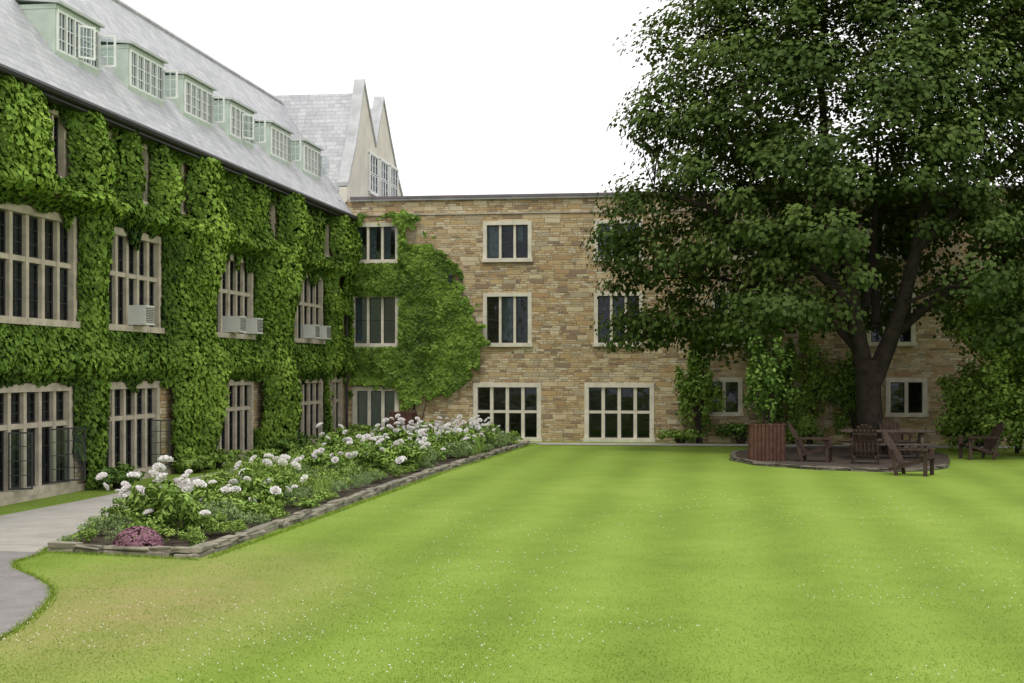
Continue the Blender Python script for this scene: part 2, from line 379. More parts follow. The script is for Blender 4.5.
for a,b_ in ((8,24.6),(29.0,30.3),(33.7,37.3),(40.8,44.5),(48.4,YB-.01)): mb.box(XW-.02,XW+.05,a,b_,3.4,3.53)
put('string_course',mb.mesh('string_course',[MAT['limeold']]),(0,0,0),main)
mb=MB()
E=(-13.22,8.30); Rg=(-16.8,13.05)
mb.add([(E[0],7.7,E[1]),(E[0],YB+.6,E[1]),(Rg[0],54,Rg[1]),(Rg[0],7.7,Rg[1])],[(0,1,2,3)])
mb.add([(E[0],7.7,E[1]-.1),(E[0],YB+.6,E[1]-.1),(Rg[0],54,Rg[1]-.1),(Rg[0],7.7,Rg[1]-.1)],[(0,3,2,1)])
mb.add([(E[0],7.7,E[1]-.1),(E[0],YB+.6,E[1]-.1),(E[0],YB+.6,E[1]),(E[0],7.7,E[1])],[(0,1,2,3)])
mb.add([(-20.4,7.7,8.30),(Rg[0],7.7,Rg[1]-.004),(Rg[0],54,Rg[1]-.004),(-20.4,54,8.30)],[(0,1,2,3)])
mb.tube([(Rg[0],7.7,Rg[1]),(Rg[0],53.8,Rg[1])],[.09,.09],6)
put('roof',mb.mesh('roof',[MAT['slateY']]),(0,0,0),main)
mb=MB()
mb.tube([(E[0]+.07,7.7,8.22),(E[0]+.07,YB-.05,8.22)],[.085,.085],8)
put('gutter',mb.mesh('gutter',[MAT['darkmetal']]),(0,0,0),main)
mb=MB(); mb.box(XW+.01,E[0]+.02,7.9,YB-.02,8.08,8.14); put('soffit',mb.mesh('soffit',[MAT['darkmetal']]),(0,0,0),main)
for y in (29.7,51.2):
    mb=MB(); mb.tube([(XW+.12,y,8.1),(XW+.12,y,.1)],[.05,.05],8)
    put('downpipe',mb.mesh('downpipe',[MAT['darkmetal']]),(0,0,0),main)
for k,(a,b_) in enumerate(up+[(17.5,21.5)]):
    n=6 if b_-a>3.9 else 5
    window(b_-a,2.3,n,(.55,),(XW,(a+b_)/2,3.55),R90,main,'limeold',.13,.14,(2,3),.45)
for k,(a,b_) in enumerate(gr+[(17.5,21.5)]):
    n=6 if b_-a>3.9 else (5 if b_-a>2 else 2)
    window(b_-a,2.15,n,(.62,),(XW,(a+b_)/2,.15),R90,main,'limeold',.13,.14,(2,3),.25)
for c in th: window(1.0,1.45,2,(),(XW,c,6.55),R90,main,'limeold',.09,.09,(2,3),.3)
def casement(w,h,mat,nx=2,nz=4,sb=.04,gl='glass'):
    s=MB()
    s.box(0,sb,-.015,.015,0,h); s.box(w-sb,w,-.015,.015,0,h); s.box(sb,w-sb,-.014,.014,0,sb); s.box(sb,w-sb,-.014,.014,h-sb,h)
    for k in range(1,nx): s.box(w*k/nx-.008,w*k/nx+.008,-.008,.008,sb,h-sb)
    for k in range(1,nz): s.box(sb,w-sb,-.007,.007,h*k/nz-.008,h*k/nz+.008)
    s.box(sb,w-sb,-.003,.003,sb,h-sb,1)
    return s.mesh('casement',[MAT[mat],MAT[gl]])
cd=casement(.46,1.12,'sash',2,4,.03,'clearglass'); cw=casement(.42,.74,'white',2,3,.05,'clearglass')
for y,r in ((25.9,.6),(27.6,.95),(28.25,.3),(32.95,.5)):
    put('open_casement',cd,(XW+.04,y,.27),main,rot=r)
# dormers
dz=9.40
for k,y0 in enumerate((28.9,32.75,36.35,39.95,43.8,47.45)):
    w=2.15; xf=-14.02; xb=-14.93; cy=y0+w/2; h=1.08
    mb=MB()
    hw=w/2; d=xb-xf
    for sy in (-hw,hw):
        mb.box(d,-.02,sy-.03,sy+.03,0,h)
        mb.box(d,.0,sy-.04,sy+.04,h-.1,h-.002)
    mb.box(-.06,0.012,-hw+.03,hw-.03,-.12,.08)
    mb.box(-.06,0.012,-hw+.03,hw-.03,h-.10,h-.004)
    o=put('dormer',mb.mesh('dormer',[MAT['green']]),(xf,cy,dz),main)
    r=MB(); r.add([(.10,-hw-.09,h+.0),(.10,hw+.09,h+.0),(d-.3,hw+.09,h+.13),(d-.3,-hw-.09,h+.13),(.10,-hw-.09,h+.06),(.10,hw+.09,h+.06),(d-.3,hw+.09,h+.20),(d-.3,-hw-.09,h+.20)],
        [(0,3,2,1),(4,5,6,7),(0,1,5,4),(1,2,6,5),(2,3,7,6),(3,0,4,7)])
    put('dormer_roof',r.mesh('dormer_roof',[MAT['copper']]),(0,0,0),o,local=True)
    f=MB(); n=5
    for i in range(n+1):
        yy=-hw+.06+(w-.12)*i/n; f.box(-.05,.02,yy-.035,yy+.035,.08,h-.10)
    for i in range(n):
        ya=-hw+.06+(w-.12)*i/n+.035; yb_=ya+(w-.12)/n-.07
        f.box(-.04,.01,ya,yb_,.08,.13); f.box(-.04,.01,ya,yb_,h-.15,h-.10)
        f.box(-.03,.0,(ya+yb_)/2-.01,(ya+yb_)/2+.01,.13,h-.15)
        for q in (.35,.62): f.box(-.028,-.002,ya,yb_,q-.01,q+.01)
    f.box(-.045,-.038,-hw+.06,hw-.06,.08,h-.10,1)
    put('dormer_window',f.mesh('dormer_window',[MAT['white'],MAT['glass']]),(0,0,0),o,local=True)
    put('open_sash',cw,(.03,hw-.12,.13),o,rot=random.uniform(-.5,.3),local=True)
    if k in (0,3): put('open_sash',cw,(.03,-.1,.13),o,rot=random.uniform(.5,1.1),local=True)
# air conditioners
def acu(y):
    e=empty('air_conditioner',(XW+.02,y,3.66),label='white box air conditioner fixed in a stone window',category='air conditioner',group='window air conditioners')
    mb=MB(); mb.box(-.25,.38,-.27,.27,0,.46); 
    mb.box(.38,.395,-.27,.27,.42,.46); mb.box(.38,.395,-.27,.27,0,.04)
    put('casing',mb.mesh('casing',[MAT['acu']]),(0,0,0),e,local=True)
    g=MB()
    for i in range(9): g.box(.382,.392,-.24,.24,.06+i*.04,.075+i*.04)
    put('grille',g.mesh('grille',[MAT['darkmetal']]),(0,0,0),e,local=True)
for y in (32.0,38.7,40.2,46.3,47.7): acu(y)

# --- gabled wing behind
wing=empty('gabled_wing',(-16,56,0),label='pale rendered twin-gabled wing with slate roof',category='building')
gp=[(51.5,7.5),(51.5,9.45),(52.9,11.4),(54.05,13.8),(54.9,12.8),(56.0,11.6),(57.3,13.75),(58.6,12.3),(60.2,10.7),(61.6,9.6),(62.6,8.2),(62.6,7.5)]
mb=MB(); n=len(gp)
mb.add([(-13.55,y,z) for y,z in gp]+[(-13.85,y,z) for y,z in gp],[tuple(range(n)),tuple(range(2*n-1,n-1,-1))]+[(i,i+n,(i+1)%n+n,(i+1)%n) for i in range(n)])
mb.add([(-13.95,62.6,0),(-30,62.6,0),(-30,62.6,8.3),(-13.95,62.6,8.3)],[(0,1,2,3)])
put('gable_wall',mb.mesh('gable_wall',[MAT['stucco']]),(0,0,0),wing)
mb=MB()
cpts=gp[1:11]
vs=[]
for y,z in cpts: vs+=[(-13.93,y,z-.03),(-13.50,y,z-.03),(-13.93,y,z+.14),(-13.50,y,z+.14)]
fs=[]
for i in range(len(cpts)-1):
    a=4*i;b4=a+4; fs+=[(a+2,a+3,b4+3,b4+2),(a,b4,b4+1,a+1),(a+1,b4+1,b4+3,a+3),(a,a+2,b4+2,b4)]
fs+=[(0,1,3,2),(4*len(cpts)-4,4*len(cpts)-2,4*len(cpts)-1,4*len(cpts)-3)]
mb.add(vs,fs)
put('gable_coping',mb.mesh('gable_coping',[MAT['coping']]),(0,0,0),wing)
mb=MB(); rp=[(51.35,8.9),(52.9,11.1),(54.05,13.4),(56.0,11.3),(57.3,13.4),(60.2,10.4),(62.8,8.0)]
for i in range(len(rp)-1):
    (y0,z0),(y1,z1)=rp[i],rp[i+1]; mb.add([(-13.84,y0,z0),(-13.84,y1,z1),(-30,y1,z1),(-30,y0,z0)],[(0,1,2,3)])
put('roof',mb.mesh('roof',[MAT['slateX']]),(0,0,0),wing)
for y in (55.5,57.3,59.1): window(1.4,1.6,3,(.5,),(-13.55,y,9.6),R90,wing,'white',.06,.06,(1,2),0,flat=True,sill=False,sm='white')
e=empty('roof_vent',(-13.75,50.6,8.3),label='small grey metal roof vent at the eaves',category='roof vent')
mb=MB(); mb.tube([(0,0,-.25),(0,0,.5)],[.12,.12],12); put('vent_pipe',mb.mesh('vent_pipe',[MAT['coping']],True),(0,0,0),e,local=True)
mb=MB(); mb.tube([(0,0,.5),(0,0,.56),(0,0,.72)],[.2,.2,.08],12); put('vent_cowl',mb.mesh('vent_cowl',[MAT['coping']],True),(0,0,0),e,local=True)

# --- far stone building
far=empty('stone_building',(0,56,0),label='three-storey tan rubble stone building with flat roof',category='building')
uw=[(-13.36,-11.6),(-8.39,-6.65),(-4.31,-2.6),(-.1,1.5),(5.35,6.95),(10,11.7),(14,15.7),(18,19.7)]
gw=[(-13.3,-11.6,.3,1.95),(-8.75,-6.3,.05,2.1),(-4.66,-2.2,.05,2.1),(-.3,.95,1.0,2.3),(6.0,7.35,1.0,2.3),(10,11.4,1.0,2.3),(14,15.4,1.0,2.3)]
holes=[(a,b_,6.6,8.02) for a,b_ in uw]+[(a,b_,3.5,5.4) for a,b_ in uw]+gw
mb=MB(); holed(mb,XW,25,0,8.86,holes,lambda a,d,z:(a,YB+d,z))
mb.add([(25,YB,0),(25,62,0),(25,62,8.86),(25,YB,8.86)],[(0,1,2,3)]); mb.add([(-13.5,62,0),(25,62,0),(25,62,8.86),(-13.5,62,8.86)],[(0,1,2,3)])
put('wall',mb.mesh('wall',[MAT['stone']]),(0,0,0),far)
mb=MB(); mb.add([(-13.45,YB+.1,8.7),(25,YB+.1,8.7),(25,62,8.7),(-13.45,62,8.7)],[(0,1,2,3)])
put('flat_roof',mb.mesh('flat_roof',[MAT['darkmetal']]),(0,0,0),far)
mb=MB(); mb.box(-13.4,25.1,YB-.10,YB+.35,8.86,8.93); put('coping',mb.mesh('coping',[MAT['coping']]),(0,0,0),far)
mb=MB(); mb.box(-13.4,25.12,YB-.14,YB+.37,8.933,9.02); put('parapet_flashing',mb.mesh('parapet_flashing',[simple('grey_flashing',(.16,.13,.15),.5,.2,2,0)]),(0,0,0),far)
mb=MB(); mb.box(-13.45,25.03,YB-.04,YB+.02,8.32,8.38); put('string_course',mb.mesh('string_course',[MAT['limeold']]),(0,0,0),far)
for i,(a,b_) in enumerate(uw):
    window(b_-a,1.42,3,(),((a+b_)/2,YB,6.6),0,far,'lime',.09,.11,(1,2),.8)
    window(b_-a,1.90,3,(),((a+b_)/2,YB,3.5),0,far,'lime',.09,.11,(1,2),.25)
for a,b_,z0,z1 in gw:
    n=4 if b_-a>2 else (3 if b_-a>1.5 else 2)
    window(b_-a,z1-z0,n,(.5,) if n==4 else (),((a+b_)/2,YB,z0),0,far,'lime',.12,.13,(1,1),.12)
e=empty('wall_lantern',(-9.6,YB,5.95),label='small dark lantern mounted on stone wall',category='lamp')
mb=MB(); mb.box(-.04,.04,-.16,0,.12,.16); mb.box(-.07,.07,-.03,-.002,.02,.2); put('bracket',mb.mesh('bracket',[MAT['darkmetal']]),(0,0,0),e,local=True)
mb=MB(); mb.tube([(0,-.16,-.18),(0,-.16,-.15),(0,-.16,.04),(0,-.16,.1),(0,-.16,.16)],[.05,.08,.1,.13,.03],6); put('lamp_head',mb.mesh('lamp_head',[MAT['darkmetal']]),(0,0,0),e,local=True)

# ---------------------------------------------------------------- ivy on long building
WR=[(a-.02,b_+.02,3.5,5.95) for a,b_ in up]+[(a,b_,-.1,2.4) for a,b_ in gr]
WT=[(c-.48,c+.45,6.6,8.05) for c in th]
def inrect(Y,Z,grow):
    r=np.zeros(len(Y),bool)
    for a,b_,z0,z1 in WR+WT: r|=(Y>a-grow)&(Y<b_+grow)&(Z>z0-grow)&(Z<z1+grow)
    return r
def wdist(Y,Z,R,near):
    d=np.full(len(Y),9.)
    for a,b_,z0,z1 in R:
        dy=np.maximum(np.maximum((a-Y)*near,Y-b_),0); dz_=np.maximum(np.maximum(z0-Z,(Z-z1)*3),0)
        d=np.minimum(d,np.sqrt(dy**2+dz_**2))
    return d
def colrib(Y,Z):
    c=np.clip((vn(Y*1.25+.35*np.sin(Z*1.1+Y*.5),Z*.10,8)-.36)*3.2,0,1)
    return c
def thick(Y,Z):
    t=.05+.10*vn(Y*.9,Z*.7,1)+.10*vn(Y*2.6,Z*2.1,2)+.07*vn(Y*5,Z*4,3)
    for c,w,a in ((29.7,.45,.40),(34.5,.5,.50),(35.8,.5,.60),(41.7,.5,.50),(42.9,.5,.55),(49.2,.5,.18)): t=t+a*np.exp(-((Y-c-.15*np.sin(Z))/w)**2)*(.7+.3*np.sin(Z*1.7+c))
    t=t+.14*np.exp(-((Z-6.2)/.3)**2)*(.1+1.5*vn(Y*.9,Z*0+3,5))+.10*np.exp(-((Z-2.8)/.35)**2)*(.2+1.*vn(Y*.8,Z*0+9,6))
    t=t+.40*np.exp(-((Y-27)/2.3)**2)*np.exp(-((Z-6.1)/.6)**2)
    rb=colrib(Y,Z)
    t=t+.46*rb*np.clip((Z-5.9)/.9,0.15,1)*np.clip((8.6-Z)/1.2,.3,1)
    return t*np.clip(.12+wdist(Y,Z,WR,.6)/.75,0,1)*np.clip(.16+wdist(Y,Z,WT,.75)/.5,0,1)
N=175000
Y=rng.uniform(20,51.35,N); Z=rng.uniform(.05,8.12,N)
ins=np.zeros(N,bool)
for a,b_,z0,z1 in WR+WT:
    e1=.08*(vn(Y*3,Z*3,12)-.5); top=.5*vn(Y*2.4,Z*0+2,13)**1.8
    ins|=(Y>a+e1)&(Y<b_-e1)&(Z>z0+e1)&(Z<z1-top*(1. if z1>3 else .7))
keep=~ins
bare=(Z<2.3)&(vn(Y*1.1,Z*.6,21)<.36)&~((np.abs(Y-35.2)<1.2)|(np.abs(Y-42.4)<1.3)|(np.abs(Y-29.6)<.5))
keep&=~bare
rbk=colrib(Y,Z)
keep&=~((Z>6.7)&(rbk<.08)&(rng.random(N)<.6))
keep&=~((Y>49.0)&(Z<6)&(vn(Y*1.5,Z*1.2,22)<.5))
Y=Y[keep];Z=Z[keep]; n=len(Y)
T=thick(Y,Z); e_=.05
gy=(thick(Y+e_,Z)-T)/e_; gz=(thick(Y,Z+e_)-T)/e_
d=T*(1-.5*rng.random(n)**2)+rng.uniform(0,.08,n)*np.clip(T/.15,.3,1)
C=np.stack([XW+.03+d,Y,Z],1)
Nn=norm(np.stack([np.ones(n),-gy*.8,-gz*.8],1))+rng.normal(0,.36,(n,3)); Nn[:,2]+=.40
tint=.42+.80*(T-.24)+.30*(np.clip(d/np.maximum(T,.05),0,1.2)-.9)+.34*(vn(Y*1.1,Z*1.1,31)-.5)+.26*(vn(Y*3.3,Z*3.3,32)-.5)+.12*rng.normal(0,1,n)  # leaves in hollows tinted darker, painting shade between the ivy columns
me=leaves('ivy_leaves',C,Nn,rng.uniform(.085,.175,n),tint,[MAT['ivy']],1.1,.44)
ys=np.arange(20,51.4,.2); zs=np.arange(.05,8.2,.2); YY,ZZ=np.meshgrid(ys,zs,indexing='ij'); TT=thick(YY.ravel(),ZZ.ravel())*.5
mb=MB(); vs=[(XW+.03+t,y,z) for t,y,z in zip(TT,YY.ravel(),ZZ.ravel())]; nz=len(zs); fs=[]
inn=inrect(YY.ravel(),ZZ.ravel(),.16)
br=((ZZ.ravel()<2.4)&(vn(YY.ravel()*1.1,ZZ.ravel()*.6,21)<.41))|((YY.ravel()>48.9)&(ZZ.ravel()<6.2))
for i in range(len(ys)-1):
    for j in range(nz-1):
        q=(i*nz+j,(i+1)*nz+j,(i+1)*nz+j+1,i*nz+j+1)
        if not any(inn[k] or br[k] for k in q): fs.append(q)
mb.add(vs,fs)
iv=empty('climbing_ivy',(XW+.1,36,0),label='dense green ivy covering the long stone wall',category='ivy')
put('stems_or_backing',mb.mesh('stems_or_backing',[MAT['ivyback']]),(0,0,0),iv); put('foliage',me,(0,0,0),iv)  # added dark sheet, not modelled stems: fills leaf gaps so no stone shows

# ivy on far wall
poly=np.array([(-13.5,8.1),(-12.3,8.3),(-11.6,8.4),(-11.1,8.1),(-10.9,7.3),(-10.0,6.95),(-9.6,5.9),(-8.9,4.9),(-8.4,3.9),(-8.5,3.0),(-9.1,2.1),(-9.9,1.5),(-11.1,1.3),(-11.6,1.6),(-11.7,2.0),(-13.5,2.0)])
def inpoly(x,y,poly):
    r=np.zeros(len(x),bool); j=len(poly)-1
    for i in range(len(poly)):
        xi,yi=poly[i]; xj,yj=poly[j]
        c=((yi>y)!=(yj>y))&(x<(xj-xi)*(y-yi)/(yj-yi+1e-12)+xi); r^=c; j=i
    return r
def farivy(n0,jit):
    X=rng.uniform(-13.55,-7.8,n0); Z=rng.uniform(.6,8.8,n0)
    jx=(vn(X*1.7,Z*1.7,41)-.5)*jit*1.2+(vn(X*5,Z*5,42)-.5)*jit*1.0
    k=inpoly(X+jx,Z+jx*.7,poly)
    for (a,b_,z0,z1) in ((-13.36,-11.6,6.6,8.02),(-13.36,-11.6,3.5,5.4),(-13.3,-11.6,0,1.95)):
        k&=~((X>a-.06)&(X<b_+.06)&(Z>z0-.08)&(Z<z1-.08*vn(X*3,Z*0,43)))
    k&=~((Z>7.2)&(vn(X*2.6,Z*2.6,44)<.35))
    return X[k],Z[k]
X,Z=farivy(42000,.6); n=len(X)
def th2(X,Z): return .03+.10*vn(X*1.3,Z*1.5,46)+.14*vn(X*2.6,Z*3.0,47)+.05*vn(X*6,Z*6,40)
th_=th2(X,Z); gx=(th2(X+.05,Z)-th_)/.05; gz=(th2(X,Z+.05)-th_)/.05
d=th_*(1-.35*rng.random(n)**2)+rng.uniform(0,.04,n)
C=np.stack([X,YB-.02-d,Z],1); Nn=np.stack([-gx*1.3,-np.ones(n),-gz*1.3+.45],1)+rng.normal(0,.33,(n,3))
me=leaves('ivy_leaves',C,Nn,rng.uniform(.10,.18,n),.44+2.0*(th_-.17)+.35*(vn(X*1.2,Z*1.8,48)-.5)+.14*rng.normal(0,1,n),[MAT['ivy']],1.2,.46)  # recessed leaves tinted darker, relief shade put into the leaf colour
iv=empty('climbing_ivy',(-11.5,YB-.1,0),label='fan-shaped ivy spreading over tan stone wall',category='ivy')
put('foliage',me,(0,0,0),iv)
mb=MB()
for k in range(7):
    x=-11.2+random.uniform(-.5,.5); pts=[(x,YB-.03,.1)]
    tx=random.uniform(-11.3,-10.3)
    for q in range(1,4):
        t=q/3; pts.append((x+(tx-x)*t**1.5+random.uniform(-.05,.05),YB-.03,.1+1.9*t))
    mb.tube(pts,[.02-.004*q for q in range(4)],5)
put('stems_or_backing',mb.mesh('stems_or_backing',[MAT['bark']]),(0,0,0),iv)

# ---------------------------------------------------------------- big tree
TX,TY=4.75,45.1
tree=empty('maple_tree',(TX,TY,0),label='large dark-leaved spreading maple tree with forked trunk',category='tree')
def crownR(z):
    zz=[3.0,4.0,5.5,8,10.5,12.5,14,15.5,17,18]; rr=[7.2,8.2,8.6,8.4,8.4,7.4,6.4,5.3,3.3,.8]
    return np.interp(z,zz,rr)
limbs=[[(-.12,0,2.4),(-.35,.1,3.6),(-.55,.1,5),(-.8,0,6.8),(-1.3,.1,9),(-1.5,.3,12),(-1.2,.3,15.5)],
 [(.1,0,2.3),(.5,-.1,3.3),(.95,-.2,4.6),(1.35,-.3,6.3),(1.75,-.3,8.4),(2.3,-.2,11),(2.6,0,14)],
 [(-.5,.1,4.6),(-1.6,-.5,5.6),(-3.2,-.9,6.4),(-5.0,-1.2,7.6),(-6.6,-1.2,8.2)],
 [(-.2,0,3.0),(-1.0,.5,4.0),(-2.6,1.1,4.9),(-4.6,1.6,5.6),(-6.6,1.6,5.6)],
 [(.6,0,3.6),(1.8,.4,4.6),(3.4,.8,5.6),(5.2,1.0,6.6),(6.8,1,7.2)],
 [(1.3,-.3,6.2),(2.6,-1.2,7.6),(4.2,-1.8,9.2),(5.6,-2,10.6)],
 [(-.8,0,6.8),(-2.0,-1.4,8.4),(-3.6,-2.2,10.4),(-4.6,-2.2,12.2)],
 [(.2,.1,4.0),(.3,1.5,5.8),(.5,3.0,8.0),(.4,3.8,10.5)],[(-.1,.2,4.5),(.2,1.4,6.2),(.4,1.8,8.6),(.2,-1.0,12)]]
lr=[.30,.31,.19,.15,.17,.15,.17,.14,.13]
cl=[]
tries=0
while len(cl)<930 and tries<20000:
    tries+=1
    z=random.uniform(3.3,17.6); a=random.uniform(0,2*math.pi); f=random.random()**.45
    lob=.84+.20*float(vn(np.array([a*1.9+3]),np.array([z*.42]),51)[0])
    R=float(crownR(z))*lob; r=R*f*.95
    x=r*math.cos(a); y=r*math.sin(a)*.70
    zmin=4.7-1.5*f*(.5+.9*float(vn(np.array([a*2.2]),np.array([1.]),52)[0]))
    if x<-4: zmin-=.2
    if x>1.5: zmin+=.3+.03*x
    if z<zmin: continue
    if f<.45 and random.random()<.4: continue
    if z<9.0 and y<.9:
        lx=np.interp(z,[2,4.6,6.3,9.],[0,.2,.35,.5]); half=np.interp(z,[3,5,7,9.],[1.9,1.8,1.5,.9])
        if abs(x-lx)<half and random.random()<.9: continue
    cl.append((x,y,z,random.uniform(.45,1.1),f))
for k in range(18):
    cl.append((random.uniform(-8.1,-6.4),random.uniform(-1.8,1.2),random.uniform(3.5,7.4),random.uniform(.45,.75),.95))
Cs=[];Ns=[];Sz=[];Ti=[]
for (x,y,z,cr,f) in cl:
    k=int(200*cr*(1.15 if y<1 else .7)); v=rng.normal(0,1,(k,3)); v=norm(v); rad=rng.random(k)**.5*(1+.18*rng.random(k))
    off=v*rad[:,None]*np.array([cr*1.2,cr*1.1,cr*.70])
    off[:,2]-=.20*(off[:,0]**2+off[:,1]**2)/cr
    c=np.array([x,y,z])+off; Cs.append(c)
    out=norm(c-np.array([0,0,8.]))
    Ns.append(v*.45+out*.5+rng.normal(0,.24,(k,3))+np.array([0,0,.5])); Sz.append(rng.uniform(.12,.21,k))
    Ti.append(.48+.22*v[:,2]*rad+random.gauss(0,.11)+.06*rng.normal(0,1,k)+.012*(z-8)+(.08 if x<-3 else 0))  # clump tops, crown top and left side tinted lighter to imitate daylight
C=np.concatenate(Cs)
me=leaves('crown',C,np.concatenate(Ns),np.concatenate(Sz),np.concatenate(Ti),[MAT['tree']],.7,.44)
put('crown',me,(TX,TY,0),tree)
mb=MB()
mb.tube([(0,0,-.1),(.0,0,.08),(.03,0,.35),(.02,0,.9),(-.03,0,1.6),(-.06,0,2.3),(-.02,0,2.9)],[.75,.60,.46,.40,.375,.39,.36],12)
for p,r in zip(limbs,lr): mb.tube(p,[r*(1-.82*i/(len(p)-1)) for i in range(len(p))],8)
nodes=[(Vector(q),r*(1-.8*i/(len(p)-1))) for p,r in zip(limbs,lr) for i,q in enumerate(p) if i>0]
for (x,y,z,cr,f) in random.sample(cl,130):
    t=Vector((x,y,z)); q,rr=min(nodes,key=lambda a:(a[0]-t).length+max(0,a[0].z-t.z)*.8)
    mid=(q+t)/2+Vector((random.uniform(-.3,.3),random.uniform(-.3,.3),random.uniform(-.1,.4)))
    r0=min(rr*.6,.075); mb.tube([q,mid,t],[r0,r0*.6,.012],5)
put('trunk',mb.mesh('trunk',[MAT['bark']],True),(TX,TY,0),tree)

# ---------------------------------------------------------------- shrubs and small trees
def blob(rx,ry,h,n,ls,z0=0.,clumps=26,spread=.42):
    Cs=[];Ns=[];Ti=[]
    for i in range(clumps):
        v=Vector((random.gauss(0,1),random.gauss(0,1),random.gauss(0,1))).normalized(); q=random.uniform(.3,.95)
        c=np.array([v.x*rx*q,v.y*ry*q,z0+(h-z0)*(.5+.5*v.z*q)])
        k=n//clumps; d=norm(rng.normal(0,1,(k,3))); r=rng.random(k)**.45*random.uniform(.6,1.3)
        cr=np.array([rx,ry,(h-z0)*.5])*spread
        Cs.append(c+d*r[:,None]*cr); Ns.append(d*.6+rng.normal(0,.35,(k,3))+np.array([0,0,.5]))
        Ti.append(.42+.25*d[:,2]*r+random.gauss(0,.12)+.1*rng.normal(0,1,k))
    return np.concatenate(Cs),np.concatenate(Ns),np.concatenate(Ti)
def shrub(name,x,y,rx,ry,h,n,ls,mat,label,category,z0=.1,clumps=26,crownname='foliage',spread=.42):
    C,Nn,Ti=blob(rx,ry,h,n,ls,z0,clumps=clumps,spread=spread)
    C[:,2]=np.maximum(C[:,2],.03)
    e=empty(name,(x,y,0),label=label,category=category)
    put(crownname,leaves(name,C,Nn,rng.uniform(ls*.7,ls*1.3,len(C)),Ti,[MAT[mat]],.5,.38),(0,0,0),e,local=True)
    mb=MB()
    for k in range(7):
        a=random.uniform(0,6.3); q=random.uniform(.2,.6)
        mb.tube([(random.uniform(-.1,.1),random.uniform(-.1,.1),0),(rx*q*.5*math.cos(a),ry*q*.5*math.sin(a),h*.4),(rx*q*math.cos(a),ry*q*math.sin(a),h*.8)],[.05,.035,.012],6)
    put('stems_or_backing' if crownname=='foliage' else 'trunk',mb.mesh('stems_or_backing',[MAT['bark']]),(0,0,0),e,local=True)
    return e
shrub('wall_shrub',-.55,50.9,.85,.4,3.6,2600,.15,'shrubl','tall loose green shrub against stone wall','shrub',spread=.28,clumps=44)
shrub('wall_shrub',2.0,50.8,1.0,.45,4.4,3000,.15,'shrub','tall narrow leafy shrub against stone wall','shrub',spread=.28,clumps=44)
shrub('wall_shrub',3.3,50.8,1.0,.4,4.2,3000,.15,'shrubl','light green upright shrub against stone wall','shrub',spread=.28,clumps=44)
shrub('wall_shrub',4.9,50.8,.9,.4,3.2,2400,.15,'shrub','rounded green shrub against stone wall','shrub')
shrub('low_shrub',.9,50.8,.9,.4,.8,900,.12,'shrub','low leafy shrub at foot of stone wall','shrub')
shrub('low_shrub',-1.2,50.8,.9,.4,.55,700,.12,'shrubl','low leafy shrub at foot of stone wall','shrub')
shrub('low_shrub',2.8,50.7,1.2,.4,.7,900,.12,'shrubl','low leafy shrub at foot of stone wall','shrub')
shrub('large_bush',8.3,47.3,1.4,1.2,2.9,7500,.14,'shrubl','large green rounded bush beside the tree bed','shrub',clumps=60,spread=.3)
shrub('large_bush',9.5,45.0,1.7,1.4,3.5,10500,.14,'shrubl','large bright green bush beside the tree bed','shrub',clumps=70,spread=.3)
shrub('large_bush',11.8,43.2,1.7,1.4,3.6,6000,.15,'shrubl','large bright green bush beside the lawn','shrub',clumps=50,spread=.3)
shrub('large_bush',9.0,49.9,1.2,.8,3.0,3000,.15,'shrub','green bush near stone wall','shrub',clumps=40,spread=.32)
shrub('small_tree',9.4,46.2,2.3,1.6,5.6,9500,.16,'shrubl','small yellow-green tree with drooping leaves','tree',z0=2.4,clumps=64,crownname='crown',spread=.3)
for (x,y,h) in ((-12.9,48.6,.55),(-13.0,43.6,.6),(-13.0,41.9,.5),(-13.0,36.2,.5),(-13.05,34.6,.45),(-13.0,29.7,.5),(-12.9,51,.6),(-12.7,39,.35),(-12.7,46.5,.4)):
    shrub('low_shrub',x,y,.5,.9,h,900,.1,'shrub' if random.random()<.5 else 'shrubl','low leafy plant at foot of ivy wall','shrub')

# ---------------------------------------------------------------- flower bed plants
def perennial(kind):
    if kind=='bush':
        C,Nn,Ti=blob(.46,.46,.62,700,.09,.03,clumps=18,spread=.34); return leaves('perennial',C,Nn,rng.uniform(.05,.11,len(C)),Ti+.12,[MAT['bedl']],-.3,.28)
    if kind=='fine':
        C,Nn,Ti=blob(.45,.45,.55,1000,.07,.03,clumps=20,spread=.34); return leaves('perennial',C,Nn+rng.normal(0,.6,Nn.shape),rng.uniform(.05,.10,len(C)),Ti+.08,[MAT['bedd']],-1.2,.13)
    if kind=='light':
        C,Nn,Ti=blob(.45,.45,.57,800,.09,.03,clumps=18,spread=.34); return leaves('perennial',C,Nn+rng.normal(0,.4,Nn.shape),rng.uniform(.05,.11,len(C)),Ti+.12,[MAT['shrubl']],-.9,.18)
    n=210; a=rng.uniform(0,6.28,n); r=rng.random(n)*.22; lean=rng.uniform(.0,.7,n)
    C=np.stack([r*np.cos(a)+lean*.25*np.cos(a),r*np.sin(a)+lean*.25*np.sin(a),rng.uniform(.12,.42,n)],1)
    up_=np.stack([lean*np.cos(a),lean*np.sin(a),np.ones(n)*1.2],1)
    Nn=np.stack([np.cos(a+.6),np.sin(a+.6),rng.uniform(-.2,.5,n)],1)
    return leaves('perennial',C,Nn,rng.uniform(.25,.55,n),rng.uniform(.3,.95,n),[MAT['bedl']],0,.028,.03,updir=up_*2)
PM={k:[perennial(k) for _ in range(3)] for k in ('bush','fine','light','blade')}
LAB={'bush':'leafy green perennial plant in flower bed','fine':'fine grey-green perennial plant in flower bed','light':'bright green leafy plant in flower bed','blade':'upright narrow-leaved plant in flower bed'}
